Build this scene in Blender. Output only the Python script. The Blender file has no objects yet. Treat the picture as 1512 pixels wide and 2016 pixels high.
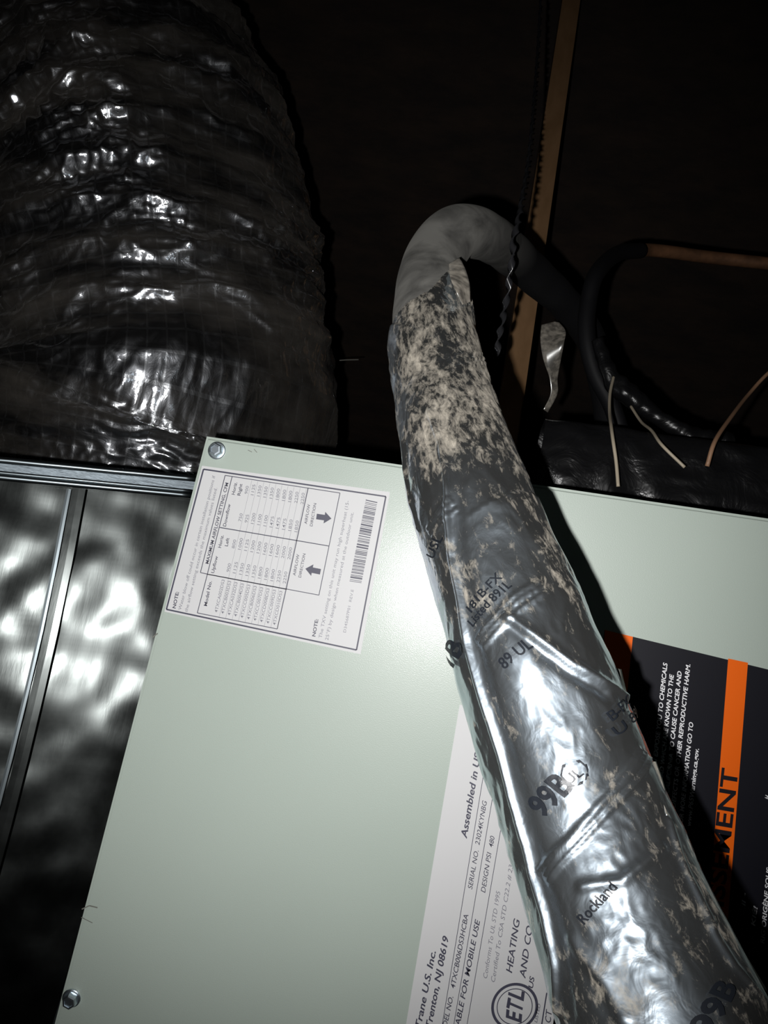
import bpy, bmesh, math, random
import numpy as np
from mathutils import Vector, Matrix

# ------------------------------------------------------------------ camera
F = 1514.0                                   # focal length in pixels of the 1512 x 2016 frame
CX, CY = 756.0, 1008.0
DIST = 0.46                                  # camera to cabinet front (plane Y = 0)
def ray(u, v): return np.array([(u - CX) / F, (v - CY) / F, 1.0])
n_ = ray(905, 1142); n_ /= np.linalg.norm(n_)          # the direction square on to the cabinet front
def back(u, v, Y=0.0):
    r = ray(u, v); return r * ((DIST + Y) / (n_ @ r))
O_ = back(405, 858)
ex1 = back(1512, 1020) - O_; ex1 /= np.linalg.norm(ex1)
ez1 = O_ - back(105, 2016); ez1 /= np.linalg.norm(ez1)
ex2 = np.cross(n_, ez1)
ex_ = ex1 * 0.5 + (ex2 if ex2 @ ex1 > 0 else -ex2) * 0.5
ex_ -= n_ * (ex_ @ n_); ex_ /= np.linalg.norm(ex_)
ez_ = np.cross(ex_, n_)
RW = np.array([ex_, n_, ez_])                # camera frame -> world (X along the top edge, Y inwards, Z up)
def W(u, v, Y=0.0): return RW @ (back(u, v, Y) - O_)
def proj(P):                                 # world points -> pixels
    C = (np.asarray(P) @ RW) + O_
    return np.stack([C[..., 0] / C[..., 2] * F + CX, C[..., 1] / C[..., 2] * F + CY], -1)
CAMPOS = RW @ (-O_)
def at_dist(u, v, d): return RW @ (ray(u, v) / np.linalg.norm(ray(u, v)) * d - O_)

scn = bpy.context.scene
cam = bpy.data.cameras.new('camera'); cob = bpy.data.objects.new('camera', cam)
scn.collection.objects.link(cob); scn.camera = cob
cam.sensor_fit = 'VERTICAL'; cam.sensor_height = 36.0; cam.lens = 36.0 * F / 2016.0
cam.clip_start = 0.005; cam.clip_end = 30
m4 = np.eye(4)
m4[:3, 0] = RW @ [1, 0, 0]; m4[:3, 1] = RW @ [0, -1, 0]; m4[:3, 2] = RW @ [0, 0, -1]; m4[:3, 3] = CAMPOS
cob.matrix_world = Matrix(m4.tolist())

# ------------------------------------------------------------------ world, flash, exposure
wd = bpy.data.worlds.new('World'); scn.world = wd; wd.use_nodes = True
wd.node_tree.nodes['Background'].inputs[0].default_value = (0.010, 0.010, 0.012, 1)
wd.node_tree.nodes['Background'].inputs[1].default_value = 0.15
fl = bpy.data.lights.new('phone_flash', 'SPOT'); fo = bpy.data.objects.new('phone_flash', fl)
scn.collection.objects.link(fo)
fl.energy = 10.6; fl.color = (1.0, 0.99, 0.98); fl.spot_size = math.radians(97); fl.spot_blend = 0.9; fl.shadow_soft_size = 0.0028
fm = m4.copy(); fm[:3, 3] = CAMPOS + RW @ np.array([-0.021, 0.009, 0.0])
aim = Vector((RW @ ray(720, 980)).tolist())
fo.matrix_world = Matrix.Translation(Vector(fm[:3, 3])) @ aim.to_track_quat('-Z', 'Y').to_matrix().to_4x4()
scn.view_settings.view_transform = 'Standard'; scn.view_settings.look = 'None'
scn.view_settings.exposure = 0.0; scn.view_settings.gamma = 1.0; scn.view_settings.use_curve_mapping = False

# ------------------------------------------------------------------ helpers
COL = scn.collection
rng = np.random.RandomState(7)
PERM = rng.permutation(512)
GR = np.stack([np.cos(np.arange(512) * 2.39996), np.sin(np.arange(512) * 2.39996)], -1)
def perlin(x, y, seed=0, py=None):
    xi = np.floor(x).astype(int); yi = np.floor(y).astype(int); xf = x - xi; yf = y - yi
    def g(ix, iy, dx, dy):
        if py: iy = iy % py
        h = PERM[(PERM[(ix + seed * 37) & 511] + iy) & 511]; gv = GR[h]; return gv[..., 0] * dx + gv[..., 1] * dy
    u = xf ** 3 * (xf * (xf * 6 - 15) + 10); v = yf ** 3 * (yf * (yf * 6 - 15) + 10)
    a = g(xi, yi, xf, yf); b = g(xi + 1, yi, xf - 1, yf); c = g(xi, yi + 1, xf, yf - 1); d = g(xi + 1, yi + 1, xf - 1, yf - 1)
    return (a * (1 - u) + b * u) * (1 - v) + (c * (1 - u) + d * u) * v
def ridged(x, y, seed=0, py=None): return 1 - 2.2 * np.abs(perlin(x, y, seed, py))

def mesh_obj(name, verts, faces, mat, parent=None, smooth=True, uv=None, attrs=None):
    me = bpy.data.meshes.new(name)
    me.from_pydata([tuple(map(float, v)) for v in verts], [], [tuple(map(int, f)) for f in faces])
    if mat: me.materials.append(mat)
    if smooth: me.polygons.foreach_set('use_smooth', [True] * len(me.polygons))
    if uv is not None:
        L = me.uv_layers.new(name='UVMap'); li = np.empty(len(me.loops), dtype=np.int32); me.loops.foreach_get('vertex_index', li)
        L.data.foreach_set('uv', np.asarray(uv, dtype=np.float32)[li].ravel())
    for k, a in (attrs or {}).items():
        at = me.attributes.new(k, 'FLOAT', 'POINT'); at.data.foreach_set('value', np.asarray(a, dtype=np.float32).ravel())
    me.update()
    o = bpy.data.objects.new(name, me); COL.objects.link(o)
    if parent: o.parent = parent
    return o
def bm_obj(name, bm, mat, parent=None, smooth=False):
    me = bpy.data.meshes.new(name); bmesh.ops.recalc_face_normals(bm, faces=bm.faces[:]); bm.to_mesh(me); bm.free()
    me.materials.append(mat)
    if smooth: me.polygons.foreach_set('use_smooth', [True] * len(me.polygons))
    o = bpy.data.objects.new(name, me); COL.objects.link(o)
    if parent: o.parent = parent
    return o
def thing(name, label, cat):
    o = bpy.data.objects.new(name, None); COL.objects.link(o); o['label'] = label; o['category'] = cat; o.empty_display_size = 0.02
    return o
def structure(o, label=None):
    o['kind'] = 'structure'
    if label: o['label'] = label
    return o
def prism(bm, pts, Y0, Y1, bevel=0.0):
    """pts: corner points (x, z) in order; solid between Y0 (front) and Y1."""
    a = [bm.verts.new((p[0], Y0, p[1])) for p in pts]; b = [bm.verts.new((p[0], Y1, p[1])) for p in pts]
    fs = [bm.faces.new(a), bm.faces.new(b[::-1])]
    k = len(pts)
    for i in range(k): fs.append(bm.faces.new((a[i], b[i], b[(i + 1) % k], a[(i + 1) % k])))
    if bevel:
        ed = [e for e in bm.edges if e.verts[0] in a and e.verts[1] in a]
        bmesh.ops.bevel(bm, geom=ed, offset=bevel, segments=3, affect='EDGES')
def box(bm, c, half, rot=None):
    r = bmesh.ops.create_cube(bm, size=1.0); M = Matrix.Translation(Vector(c))
    if rot is not None: M = M @ rot.to_4x4()
    M = M @ Matrix.Diagonal((half[0] * 2, half[1] * 2, half[2] * 2, 1)); bmesh.ops.transform(bm, matrix=M, verts=r['verts'])
    return r['verts']

def spline(P, n):
    """Catmull-Rom through the rows of P, resampled to n points of equal arc length in the first three columns."""
    P = np.asarray(P, float); Q = np.vstack([2 * P[0] - P[1], P, 2 * P[-1] - P[-2]]); out = []
    for i in range(1, len(Q) - 2):
        t = np.linspace(0, 1, 60, endpoint=False)[:, None]; a, b, c, d = Q[i - 1], Q[i], Q[i + 1], Q[i + 2]
        out.append(.5 * ((2 * b) + (-a + c) * t + (2 * a - 5 * b + 4 * c - d) * t ** 2 + (-a + 3 * b - 3 * c + d) * t ** 3))
    out = np.vstack(out + [Q[-2][None]])
    s = np.r_[0, np.cumsum(np.linalg.norm(np.diff(out[:, :3], axis=0), axis=1))]
    ss = np.linspace(0, s[-1], n)
    return np.stack([np.interp(ss, s, out[:, k]) for k in range(out.shape[1])], -1), ss
def frames(C, ref):
    """Tangent and two normals carried along the curve; angle 0 starts towards ref."""
    T = np.gradient(C, axis=0); T /= np.linalg.norm(T, axis=1)[:, None]
    N = np.zeros_like(C); v = np.asarray(ref, float)
    for i in range(len(C)):
        v = v - T[i] * (v @ T[i]); v /= np.linalg.norm(v); N[i] = v
    return T, N, np.cross(T, N)
def grid_faces(ns, nt, wrap=True):
    i, j = np.meshgrid(np.arange(ns - 1), np.arange(nt if wrap else nt - 1), indexing='ij'); j2 = (j + 1) % nt
    return np.stack([i * nt + j, i * nt + j2, (i + 1) * nt + j2, (i + 1) * nt + j], -1).reshape(-1, 4)
def tube(name, pts, rad, mat, parent=None, seg=14, n=80, ref=(0, -1, 0.1), cap=True, jitter=0.0, seed=1):
    P = np.c_[np.array(pts), np.broadcast_to(rad, (len(pts),))]
    R, ss = spline(P, n); C = R[:, :3]; T, N, B = frames(C, ref)
    th = np.linspace(0, 2 * np.pi, seg, endpoint=False)
    r = R[:, 3][:, None] * np.ones(seg)
    if jitter: r = r * (1 + jitter * perlin(ss[:, None] * 90 + 0 * th, (th / (2 * np.pi) * 5)[None] + 0 * ss[:, None], seed, 5))
    V = C[:, None] + r[..., None] * (np.cos(th)[None, :, None] * N[:, None] + np.sin(th)[None, :, None] * B[:, None])
    faces = grid_faces(n, seg).tolist()
    if cap: faces += [list(range(seg))[::-1], [(n - 1) * seg + k for k in range(seg)]]
    return mesh_obj(name, V.reshape(-1, 3), faces, mat, parent)

# ------------------------------------------------------------------ materials
def mat(name, base, rough=0.5, metal=0.0, **kw):
    m = bpy.data.materials.new(name); m.use_nodes = True; b = m.node_tree.nodes['Principled BSDF']
    b.inputs['Base Color'].default_value = (*base, 1); b.inputs['Roughness'].default_value = rough; b.inputs['Metallic'].default_value = metal
    for k, v in kw.items(): b.inputs[k].default_value = v
    return m
class N:
    """tiny node helper"""
    def __init__(s, m): s.t = m.node_tree; s.b = s.t.nodes['Principled BSDF']
    def new(s, typ, **kw):
        n = s.t.nodes.new(typ)
        for k, v in kw.items():
            if k in n.inputs: n.inputs[k].default_value = v
            else: setattr(n, k, v)
        return n
    def link(s, a, b): s.t.links.new(a, b)
    def noise(s, vec, scale, detail=4, rough=0.55, dist=0.0):
        n = s.new('ShaderNodeTexNoise', Scale=scale, Detail=detail, Roughness=rough, Distortion=dist); s.link(vec, n.inputs['Vector']); return n.outputs['Fac']
    def ramp(s, fac, stops):
        r = s.new('ShaderNodeValToRGB'); s.link(fac, r.inputs[0]); e = r.color_ramp.elements
        while len(e) < len(stops): e.new(0.5)
        for i, (p, c) in enumerate(stops): e[i].position = p; e[i].color = (*c, 1) if len(c) == 3 else c
        return r.outputs[0]
    def math(s, op, a, b=None, clamp=False):
        n = s.new('ShaderNodeMath', operation=op, use_clamp=clamp)
        for i, x in enumerate((a, b)):
            if x is None: continue
            if isinstance(x, (int, float)): n.inputs[i].default_value = x
            else: s.link(x, n.inputs[i])
        return n.outputs[0]
    def bump(s, h, strength, dist=0.001, prev=None):
        n = s.new('ShaderNodeBump', Strength=strength, Distance=dist); s.link(h, n.inputs['Height'])
        if prev is not None: s.link(prev, n.inputs['Normal'])
        return n.outputs[0]
    def obj(s): return s.new('ShaderNodeTexCoord').outputs['Object']
    def uv(s): return s.new('ShaderNodeTexCoord').outputs['UV']
    def mapped(s, vec, scale=(1, 1, 1), rot=(0, 0, 0)):
        n = s.new('ShaderNodeMapping'); n.inputs['Scale'].default_value = scale; n.inputs['Rotation'].default_value = rot; s.link(vec, n.inputs[0]); return n.outputs[0]
    def attr(s, name): return s.new('ShaderNodeAttribute', attribute_name=name).outputs['Fac']

def dusty(m, mask, dust, base_out='BSDF', rough=0.95):
    """mixes a matt layer of dust over the material by mask"""
    k = N(m); d = k.new('ShaderNodeBsdfDiffuse', Roughness=0.6); d.inputs['Color'].default_value = (*dust, 1)
    mx = k.new('ShaderNodeMixShader'); k.link(mask, mx.inputs[0]); k.link(base_out if not isinstance(base_out, str) else k.b.outputs[0], mx.inputs[1]); k.link(d.outputs[0], mx.inputs[2])
    k.link(mx.outputs[0], k.t.nodes['Material Output'].inputs[0]); return d

M = {}
M['paint'] = m = mat('sage_powder_coat', (0.395, 0.455, 0.405), 0.40); k = N(m)
k.b.inputs['Specular IOR Level'].default_value = 0.5
k.b.inputs['Coat Weight'].default_value = 0.24; k.b.inputs['Coat Roughness'].default_value = 0.17
o = k.obj(); fine = k.noise(o, 1700, 1); nb = k.bump(fine, 0.16, 0.0004); k.link(nb, k.b.inputs['Normal']); k.link(nb, k.b.inputs['Coat Normal'])
c = k.ramp(k.noise(o, 6, 3), [(0.3, (0.385, 0.445, 0.396)), (0.7, (0.405, 0.464, 0.414))]); k.link(c, k.b.inputs['Base Color'])
M['paper'] = mat('label_white', (0.60, 0.60, 0.605), 0.5, **{'Specular IOR Level': 0.3})
M['ink'] = mat('label_ink', (0.055, 0.055, 0.085), 0.5)
M['grey_ink'] = mat('label_grey_ink', (0.20, 0.20, 0.235), 0.5)
M['black_label'] = mat('label_black', (0.006, 0.006, 0.010), 0.5, **{'Specular IOR Level': 0.22})
M['orange'] = mat('label_orange', (0.78, 0.118, 0.001), 0.5, **{'Specular IOR Level': 0.25})
M['white_ink'] = mat('label_white_ink', (0.80, 0.80, 0.82), 0.5)
M['zinc'] = mat('zinc_plated', (0.62, 0.70, 0.76), 0.36, 1.0)
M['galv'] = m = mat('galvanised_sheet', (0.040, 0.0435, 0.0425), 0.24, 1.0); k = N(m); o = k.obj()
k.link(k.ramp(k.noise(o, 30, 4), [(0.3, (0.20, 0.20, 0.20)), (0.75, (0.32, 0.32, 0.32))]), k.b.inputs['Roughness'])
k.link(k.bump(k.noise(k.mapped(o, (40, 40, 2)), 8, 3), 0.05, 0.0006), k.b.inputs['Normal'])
M['flange'] = m = mat('flange_sheet', (0.12, 0.14, 0.155), 0.48, 1.0); k = N(m); k.link(k.bump(k.noise(k.mapped(k.obj(), (4, 60, 900)), 1.0, 4), 0.5, 0.001), k.b.inputs['Normal'])
M['galv_dark'] = mat('galvanised_dark', (0.13, 0.15, 0.16), 0.34, 1.0)
# metallised duct jacket: mirror film over a square scrim
M['jacket'] = m = mat('duct_jacket_film', (0.66, 0.68, 0.71), 0.17, 1.0); k = N(m); uv = k.uv()
sx = k.new('ShaderNodeSeparateXYZ'); k.link(uv, sx.inputs[0])
def gridline(axis_out, pitch, w):
    f = k.math('FRACT', k.math('MULTIPLY', axis_out, 1 / pitch)); return k.math('LESS_THAN', k.math('ABSOLUTE', k.math('SUBTRACT', f, 0.5)), w)
scrim = k.math('MAXIMUM', gridline(sx.outputs[0], 0.0125, 0.06), gridline(sx.outputs[1], 0.0150, 0.05))
b1 = k.bump(scrim, 0.8, 0.0009)
k.link(k.math('ADD', k.math('MULTIPLY', scrim, 0.25), 0.075), k.b.inputs['Roughness'])
k.link(k.ramp(scrim, [(0.0, (0.84, 0.86, 0.90)), (1.0, (0.16, 0.165, 0.17))]), k.b.inputs['Base Color'])
b2 = k.bump(k.noise(k.mapped(uv, (75, 60, 1)), 1.6, 5, 0.6, 0.8), 0.22, 0.003, b1); k.link(b2, k.b.inputs['Normal'])
dm = k.ramp(k.noise(k.mapped(uv, (26, 6, 1)), 1.0, 6, 0.62), [(0.42, (0.01,) * 3), (0.75, (0.24,) * 3)])
g2 = k.new('ShaderNodeBsdfAnisotropic', distribution='MULTI_GGX', Roughness=0.42); g2.inputs['Color'].default_value = (0.62, 0.64, 0.68, 1); k.link(b2, g2.inputs['Normal'])
mxs = k.new('ShaderNodeMixShader'); mxs.inputs[0].default_value = 0.13; k.link(k.b.outputs[0], mxs.inputs[1]); k.link(g2.outputs[0], mxs.inputs[2])
dusty(m, dm, (0.20, 0.18, 0.155), mxs.outputs[0])
# foil tape round the refrigerant line
M['foil'] = m = mat('aluminium_foil_tape', (0.72, 0.81, 0.89), 0.17, 1.0); k = N(m); uv = k.uv()
k.link(k.ramp(k.noise(k.mapped(uv, (50, 50, 1)), 1.0, 4), [(0.3, (0.10,) * 3), (0.75, (0.24,) * 3)]), k.b.inputs['Roughness'])
b1 = k.bump(k.noise(k.mapped(uv, (110, 150, 1)), 1.0, 3, 0.5, 0.6), 0.12, 0.0030)
k.link(k.bump(k.noise(k.mapped(uv, (900, 900, 1)), 1.0, 2), 0.06, 0.0006, b1), k.b.inputs['Normal'])
g2 = k.new('ShaderNodeBsdfAnisotropic', distribution='MULTI_GGX', Roughness=0.44); g2.inputs['Color'].default_value = (0.68, 0.79, 0.89, 1); k.link(b1, g2.inputs['Normal'])
mxs = k.new('ShaderNodeMixShader'); mxs.inputs[0].default_value = 0.22; k.link(k.b.outputs[0], mxs.inputs[1]); k.link(g2.outputs[0], mxs.inputs[2])
n1 = k.noise(k.mapped(uv, (120, 240, 1), (0, 0, 0.5)), 1.0, 10, 0.74, 0.35); n2 = k.noise(k.mapped(uv, (34, 45, 1)), 1.0, 5, 0.6, 0.5)
nn = k.math('ADD', k.math('MULTIPLY', n1, 0.72), k.math('MULTIPLY', n2, 0.28))
dm = k.math('MULTIPLY', k.math('ADD', nn, k.math('SUBTRACT', k.attr('dust'), 0.98)), 5.0, True); dm = k.math('ADD', k.math('MULTIPLY', dm, 0.76), 0.02)
dusty(m, dm, (0.43, 0.39, 0.325), mxs.outputs[0])
M['foil_dull'] = m = mat('foil_tape_edge', (0.62, 0.63, 0.62), 0.32, 1.0); k = N(m)
dusty(m, k.ramp(k.noise(k.obj(), 160, 4), [(0.4, (0.15,) * 3), (0.7, (0.6,) * 3)]), (0.42, 0.38, 0.32))
M['foam'] = m = mat('rubber_insulation', (0.006, 0.006, 0.007), 0.75, **{'Specular IOR Level': 0.25}); k = N(m)
k.link(k.bump(k.noise(k.obj(), 500, 3), 0.3, 0.001), k.b.inputs['Normal'])
dusty(m, k.math('MULTIPLY', k.ramp(k.noise(k.obj(), 38, 4, 0.55, 0.5), [(0.30, (0.35,) * 3), (0.60, (0.95,) * 3)]), k.attr('dust')), (0.135, 0.132, 0.122))
M['bend_black'] = mat('pipe_bend_black', (0.005, 0.005, 0.006), 0.6, **{'Specular IOR Level': 0.25})
M['print'] = mat('foil_print', (0.010, 0.012, 0.016), 0.4, **{'Specular IOR Level': 0.3})
M['wood'] = m = mat('sawn_pine', (0.5, 0.3, 0.13), 0.7); k = N(m)
k.link(k.ramp(k.noise(k.mapped(k.obj(), (60, 60, 3)), 1.0, 4), [(0.3, (0.27, 0.150, 0.066)), (0.7, (0.36, 0.205, 0.10))]), k.b.inputs['Base Color'])
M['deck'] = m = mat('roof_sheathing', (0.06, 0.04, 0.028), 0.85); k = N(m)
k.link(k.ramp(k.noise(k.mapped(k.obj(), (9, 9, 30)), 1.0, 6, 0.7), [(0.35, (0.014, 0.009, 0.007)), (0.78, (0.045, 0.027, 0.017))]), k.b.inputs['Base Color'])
M['insul_floor'] = m = mat('loose_fill', (0.09, 0.08, 0.07), 0.95); k = N(m)
k.link(k.bump(k.noise(k.obj(), 30, 6), 0.8, 0.05), k.b.inputs['Normal'])
M['copper'] = m = mat('tarnished_copper', (0.50, 0.22, 0.10), 0.5, 0.35); k = N(m)
k.link(k.ramp(k.noise(k.obj(), 60, 4), [(0.35, (0.13, 0.066, 0.036)), (0.7, (0.26, 0.125, 0.062))]), k.b.inputs['Base Color'])
M['wire'] = mat('pale_wire', (0.42, 0.36, 0.27), 0.5)
M['wire_brown'] = mat('brown_wire', (0.30, 0.17, 0.10), 0.5)
M['plastic'] = m = mat('black_plastic_film', (0.006, 0.006, 0.0065), 0.30, **{'Specular IOR Level': 0.35}); k = N(m)
k.link(k.bump(k.noise(k.obj(), 45, 4, 0.55, 1.0), 0.35, 0.006), k.b.inputs['Normal'])
M['strap'] = mat('black_strap', (0.02, 0.02, 0.022), 0.18)
M['scuff'] = mat('scuff_mark', (0.16, 0.16, 0.14), 0.8)

# ------------------------------------------------------------------ setting: attic
structure(mesh_obj('floor', [(-2.2, -2.0, -0.62), (2.6, -2.0, -0.62), (2.6, 2.3, -0.62), (-2.2, 2.3, -0.62)], [(0, 1, 2, 3)], M['insul_floor'], smooth=False))
def slab(name, quad, th, m):
    q = [Vector(p) for p in quad]; nn = (q[1] - q[0]).cross(q[3] - q[0]).normalized() * th
    return structure(mesh_obj(name, q + [p + nn for p in q], [(0, 1, 2, 3), (7, 6, 5, 4), (0, 4, 5, 1), (1, 5, 6, 2), (2, 6, 7, 3), (3, 7, 4, 0)], m, smooth=False))
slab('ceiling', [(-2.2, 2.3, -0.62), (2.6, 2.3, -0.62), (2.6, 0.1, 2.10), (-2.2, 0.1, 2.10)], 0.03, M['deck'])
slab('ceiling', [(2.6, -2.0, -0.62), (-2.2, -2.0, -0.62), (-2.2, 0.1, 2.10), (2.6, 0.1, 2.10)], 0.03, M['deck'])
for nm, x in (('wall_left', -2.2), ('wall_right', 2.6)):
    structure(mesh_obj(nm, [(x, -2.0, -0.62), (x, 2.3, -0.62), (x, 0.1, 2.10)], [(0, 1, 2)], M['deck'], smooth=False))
# the upright wooden member behind the pipe
bm = bmesh.new(); hw = 0.0145
a = W(1012, 760, 0.50); b = W(1134, -60, 0.78)
d = Vector(b - a).normalized(); a2 = Vector(a) - d * 0.9; b2 = Vector(a) + d * ((2.10 - 1.2364 * (a[1] + 0.092 - 0.1) - a[2]) / (d.z + 1.2364 * d.y) - 0.03)
t_ = (-0.62 - a[2]) / d.z; a2 = Vector(a) + d * t_
X = Vector((1, 0, 0)); X = (X - d * X.dot(d)).normalized(); Yd = d.cross(X).normalized()
if Yd.y < 0: Yd = -Yd
vs = []
for p in (a2, b2):
    for sx_, sy_ in ((-1, 0), (1, 0), (1, 1), (-1, 1)): vs.append(bm.verts.new(p + X * sx_ * hw + Yd * sy_ * 0.088))
for f in ((0, 1, 2, 3), (7, 6, 5, 4), (0, 4, 5, 1), (1, 5, 6, 2), (2, 6, 7, 3), (3, 7, 4, 0)): bm.faces.new([vs[i] for i in f])
bmesh.ops.bevel(bm, geom=bm.edges[:], offset=0.0015, segments=2, affect='EDGES')
o = bm_obj('trim_1', bm, M['wood']); structure(o, 'narrow brown wooden roof upright standing behind the bent pipe')

# ------------------------------------------------------------------ air handler cabinet
cab = thing('air_handler', 'pale sage green metal air handler cabinet carrying the printed labels', 'air handler')
tl = W(405, 858); tr = W(1512, 1020); bl = W(105, 2016)
ed = (tr - tl) / np.linalg.norm(tr - tl); ld = (bl - tl) / np.linalg.norm(bl - tl)
PW, PH = 0.56, 0.50
c0 = tl; c1 = tl + ed * PW; c3 = tl + ld * PH; c2 = c1 + ld * PH
bm = bmesh.new(); prism(bm, [(p[0], p[2]) for p in (c0, c1, c2, c3)], 0.0, 0.022, 0.0022)
bm_obj('front_panel', bm, M['paint'], cab)
ins = 0.006
q = [c0 + (ed + ld) * ins, c1 + (-ed + ld) * ins, c2 + (-ed) * ins + ld * (0.62 + c2[2] - ins) * 0, c3 + ed * ins]
bm = bmesh.new(); prism(bm, [(q[0][0], q[0][2]), (q[1][0], q[1][2]), (q[2][0], -0.615), (q[3][0], -0.615)], 0.0225, 0.30, 0.001)
bm_obj('cabinet_body', bm, M['paint'], cab)

def screw(u, v, tilt=0.0):
    bm = bmesh.new(); R_ = 0.0056
    def lathe(prof, n, hexa=False):
        rings = []
        for (r, h) in prof:
            rings.append([bm.verts.new((r * math.cos(2 * math.pi * j / n), -h, r * math.sin(2 * math.pi * j / n))) for j in range(n)])
        for r0, r1 in zip(rings, rings[1:]):
            for j in range(n): bm.faces.new((r0[j], r0[(j + 1) % n], r1[(j + 1) % n], r1[j]))
        bm.faces.new(rings[-1]); return rings
    lathe([(R_, 0.0), (R_, 0.0007), (R_ * .93, 0.0011), (R_ * .80, 0.0013)], 32)
    lathe([(R_ * .82, 0.0012), (R_ * .78, 0.0040), (R_ * .68, 0.0048), (R_ * .50, 0.0049), (R_ * .46, 0.0044)], 6)
    o = bm_obj('screw', bm, M['zinc'], cab); o.location = Vector(W(u, v)) + Vector((0, 0.0002, 0)); o.rotation_euler = (tilt, math.radians(17), tilt)
    return o
screw(427, 887); screw(141, 1965, 0.12)

# flat print helpers: everything lies in the plane of the cabinet front
class Flat:
    def __init__(s, Y, sep=None): s.v = []; s.f = []; s.Y = Y; s.sep = sep
    def quad(s, pts):
        b = len(s.v); s.v += [W(*p, s.Y) for p in pts]; s.f.append(tuple(range(b, b + len(pts))))
    def line(s, p, q, w):
        p, q = np.array(p, float), np.array(q, float); d = (q - p) / np.linalg.norm(q - p); nn = np.array([-d[1], d[0]]) * w / 2
        s.quad([p + nn, q + nn, q - nn, p - nn])
    def poly(s, pts, w, closed=True):
        pts = list(pts); e = pts + [pts[0]] if closed else pts
        for a, b in zip(e, e[1:]): s.line(a, b, w)
    def text(s, body, p, q, cap, bold=0.0, shear=0.0):
        if s.sep: s0 = s; s = Flat(s0.Y)
        tv, tf = glyphs(body, bold, shear)
        A = W(*p, s.Y); B = W(*q, s.Y); L = np.linalg.norm(B - A); d = (B - A) / L
        up = np.cross(d, np.array([0, -1.0, 0])) * -1
        w0, w1 = tv[:, 0].min(), tv[:, 0].max(); pxm = L / np.hypot(q[0] - p[0], q[1] - p[1])
        b = len(s.v); sx = L / (w1 - w0); sy = cap * pxm / 0.7
        for x, y in tv: s.v.append(A + d * (x - w0) * sx + up * y * sy)
        s.f += [tuple(i + b for i in f) for f in tf]
        try: s0
        except NameError: return
        s.build('lettering', *s0.sep)
    def build(s, name, m, parent): 
        o = mesh_obj(name, s.v, s.f, m, parent, smooth=False)
        if name != 'lettering': o['kind'] = 'stuff'
        return o
GC = {}
def glyphs(body, bold=0.0, shear=0.0):
    key = (body, bold, shear)
    if key not in GC:
        cu = bpy.data.curves.new('t', 'FONT'); cu.body = body; cu.offset = bold; cu.shear = shear; cu.resolution_u = 3
        ob = bpy.data.objects.new('t', cu); me = ob.to_mesh()
        GC[key] = (np.array([v.co[:2] for v in me.vertices]), [tuple(p.vertices) for p in me.polygons])
        ob.to_mesh_clear(); bpy.data.objects.remove(ob); bpy.data.curves.remove(cu)
    return GC[key]
def sheet(name, px, m, parent, t=0.0003):
    bm = bmesh.new(); P = [W(*p) for p in px]; prism(bm, [(p[0], p[2]) for p in P], -t, 0.0001)
    return bm_obj(name, bm, m, parent)

# --- airflow label ---------------------------------------------------------------------------
lab = sheet('airflow_label', [(398, 917), (768, 969), (710, 1288), (324, 1204)], M['paper'], cab)
lab['label'] = 'white airflow setting label with a table and bar code'
def A(x, y): return (320 + x * 0.30423, 900 + y * 0.30423)
pr = Flat(-0.00045); gy = Flat(-0.00045)
pr.poly([A(25, 985), A(265, 78), A(1445, 255), A(1255, 1248)], 3.0)
pr.poly([A(225, 1008), A(290, 758), A(800, 855), A(742, 1112)], 1.5)
pr.poly([A(245, 747), A(405, 118), A(1148, 232), A(1012, 893), A(290, 757)], 1.5, False); pr.line(A(245, 747), A(290, 757), 1.5)
pr.line(A(290, 757), A(450, 127), 1.5); pr.line(A(370, 455), A(1075, 575), 1.8); pr.line(A(800, 855), A(942, 200), 1.8)
T = pr.text; G = gy.text
T('NOTE:', A(84, 980), A(106, 873), 6.6, 0.025)
G('Water blow off could occur in certain installation positions if', A(120, 990), A(342, 122), 6.4)
G('the airflow setting exceeds the maximum values listed.', A(161, 1003), A(354, 200), 6.4)
T('MAXIMUM AIRFLOW SETTING, CFM', A(297, 692), A(427, 168), 6.6, 0.018)
T('Model No.', A(287, 965), A(319, 803), 6.6, 0.015)
T('Upflow', A(333, 752), A(359, 642), 6.4, 0.012); T('Horiz.', A(378, 588), A(396, 506), 6.4, 0.012); T('Left', A(422, 578), A(432, 524), 6.4, 0.012)
T('Downflow', A(410, 450), A(441, 305), 6.4, 0.012); T('Horiz.', A(466, 244), A(483, 164), 6.4, 0.012); T('Right', A(503, 250), A(517, 174), 6.4, 0.012)
rows = [('4TXCA002DS3', 900, 800, 750, 900), ('4TXCB003DS3', 1125, 1000, 925, 1125), ('4TXCA032DS3', 1350, 1125, 1200, 1350),
        ('4TXCB004DS3', 1350, 1200, 1100, 1350), ('4TXCC005DS3', 1350, 1200, 1100, 1350), ('4TXCB006DS3', 1800, 1600, 1475, 1800),
        ('4TXCC007DS3', 1800, 1600, 1475, 1800), ('4TXCD008DS3', 1800, 1600, 1475, 1800), ('4TXCC009DS3', 2250, 2000, 1850, 2250), ('4TXCD010DS3', 2250, 2000, 1850, 2250)]
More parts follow.
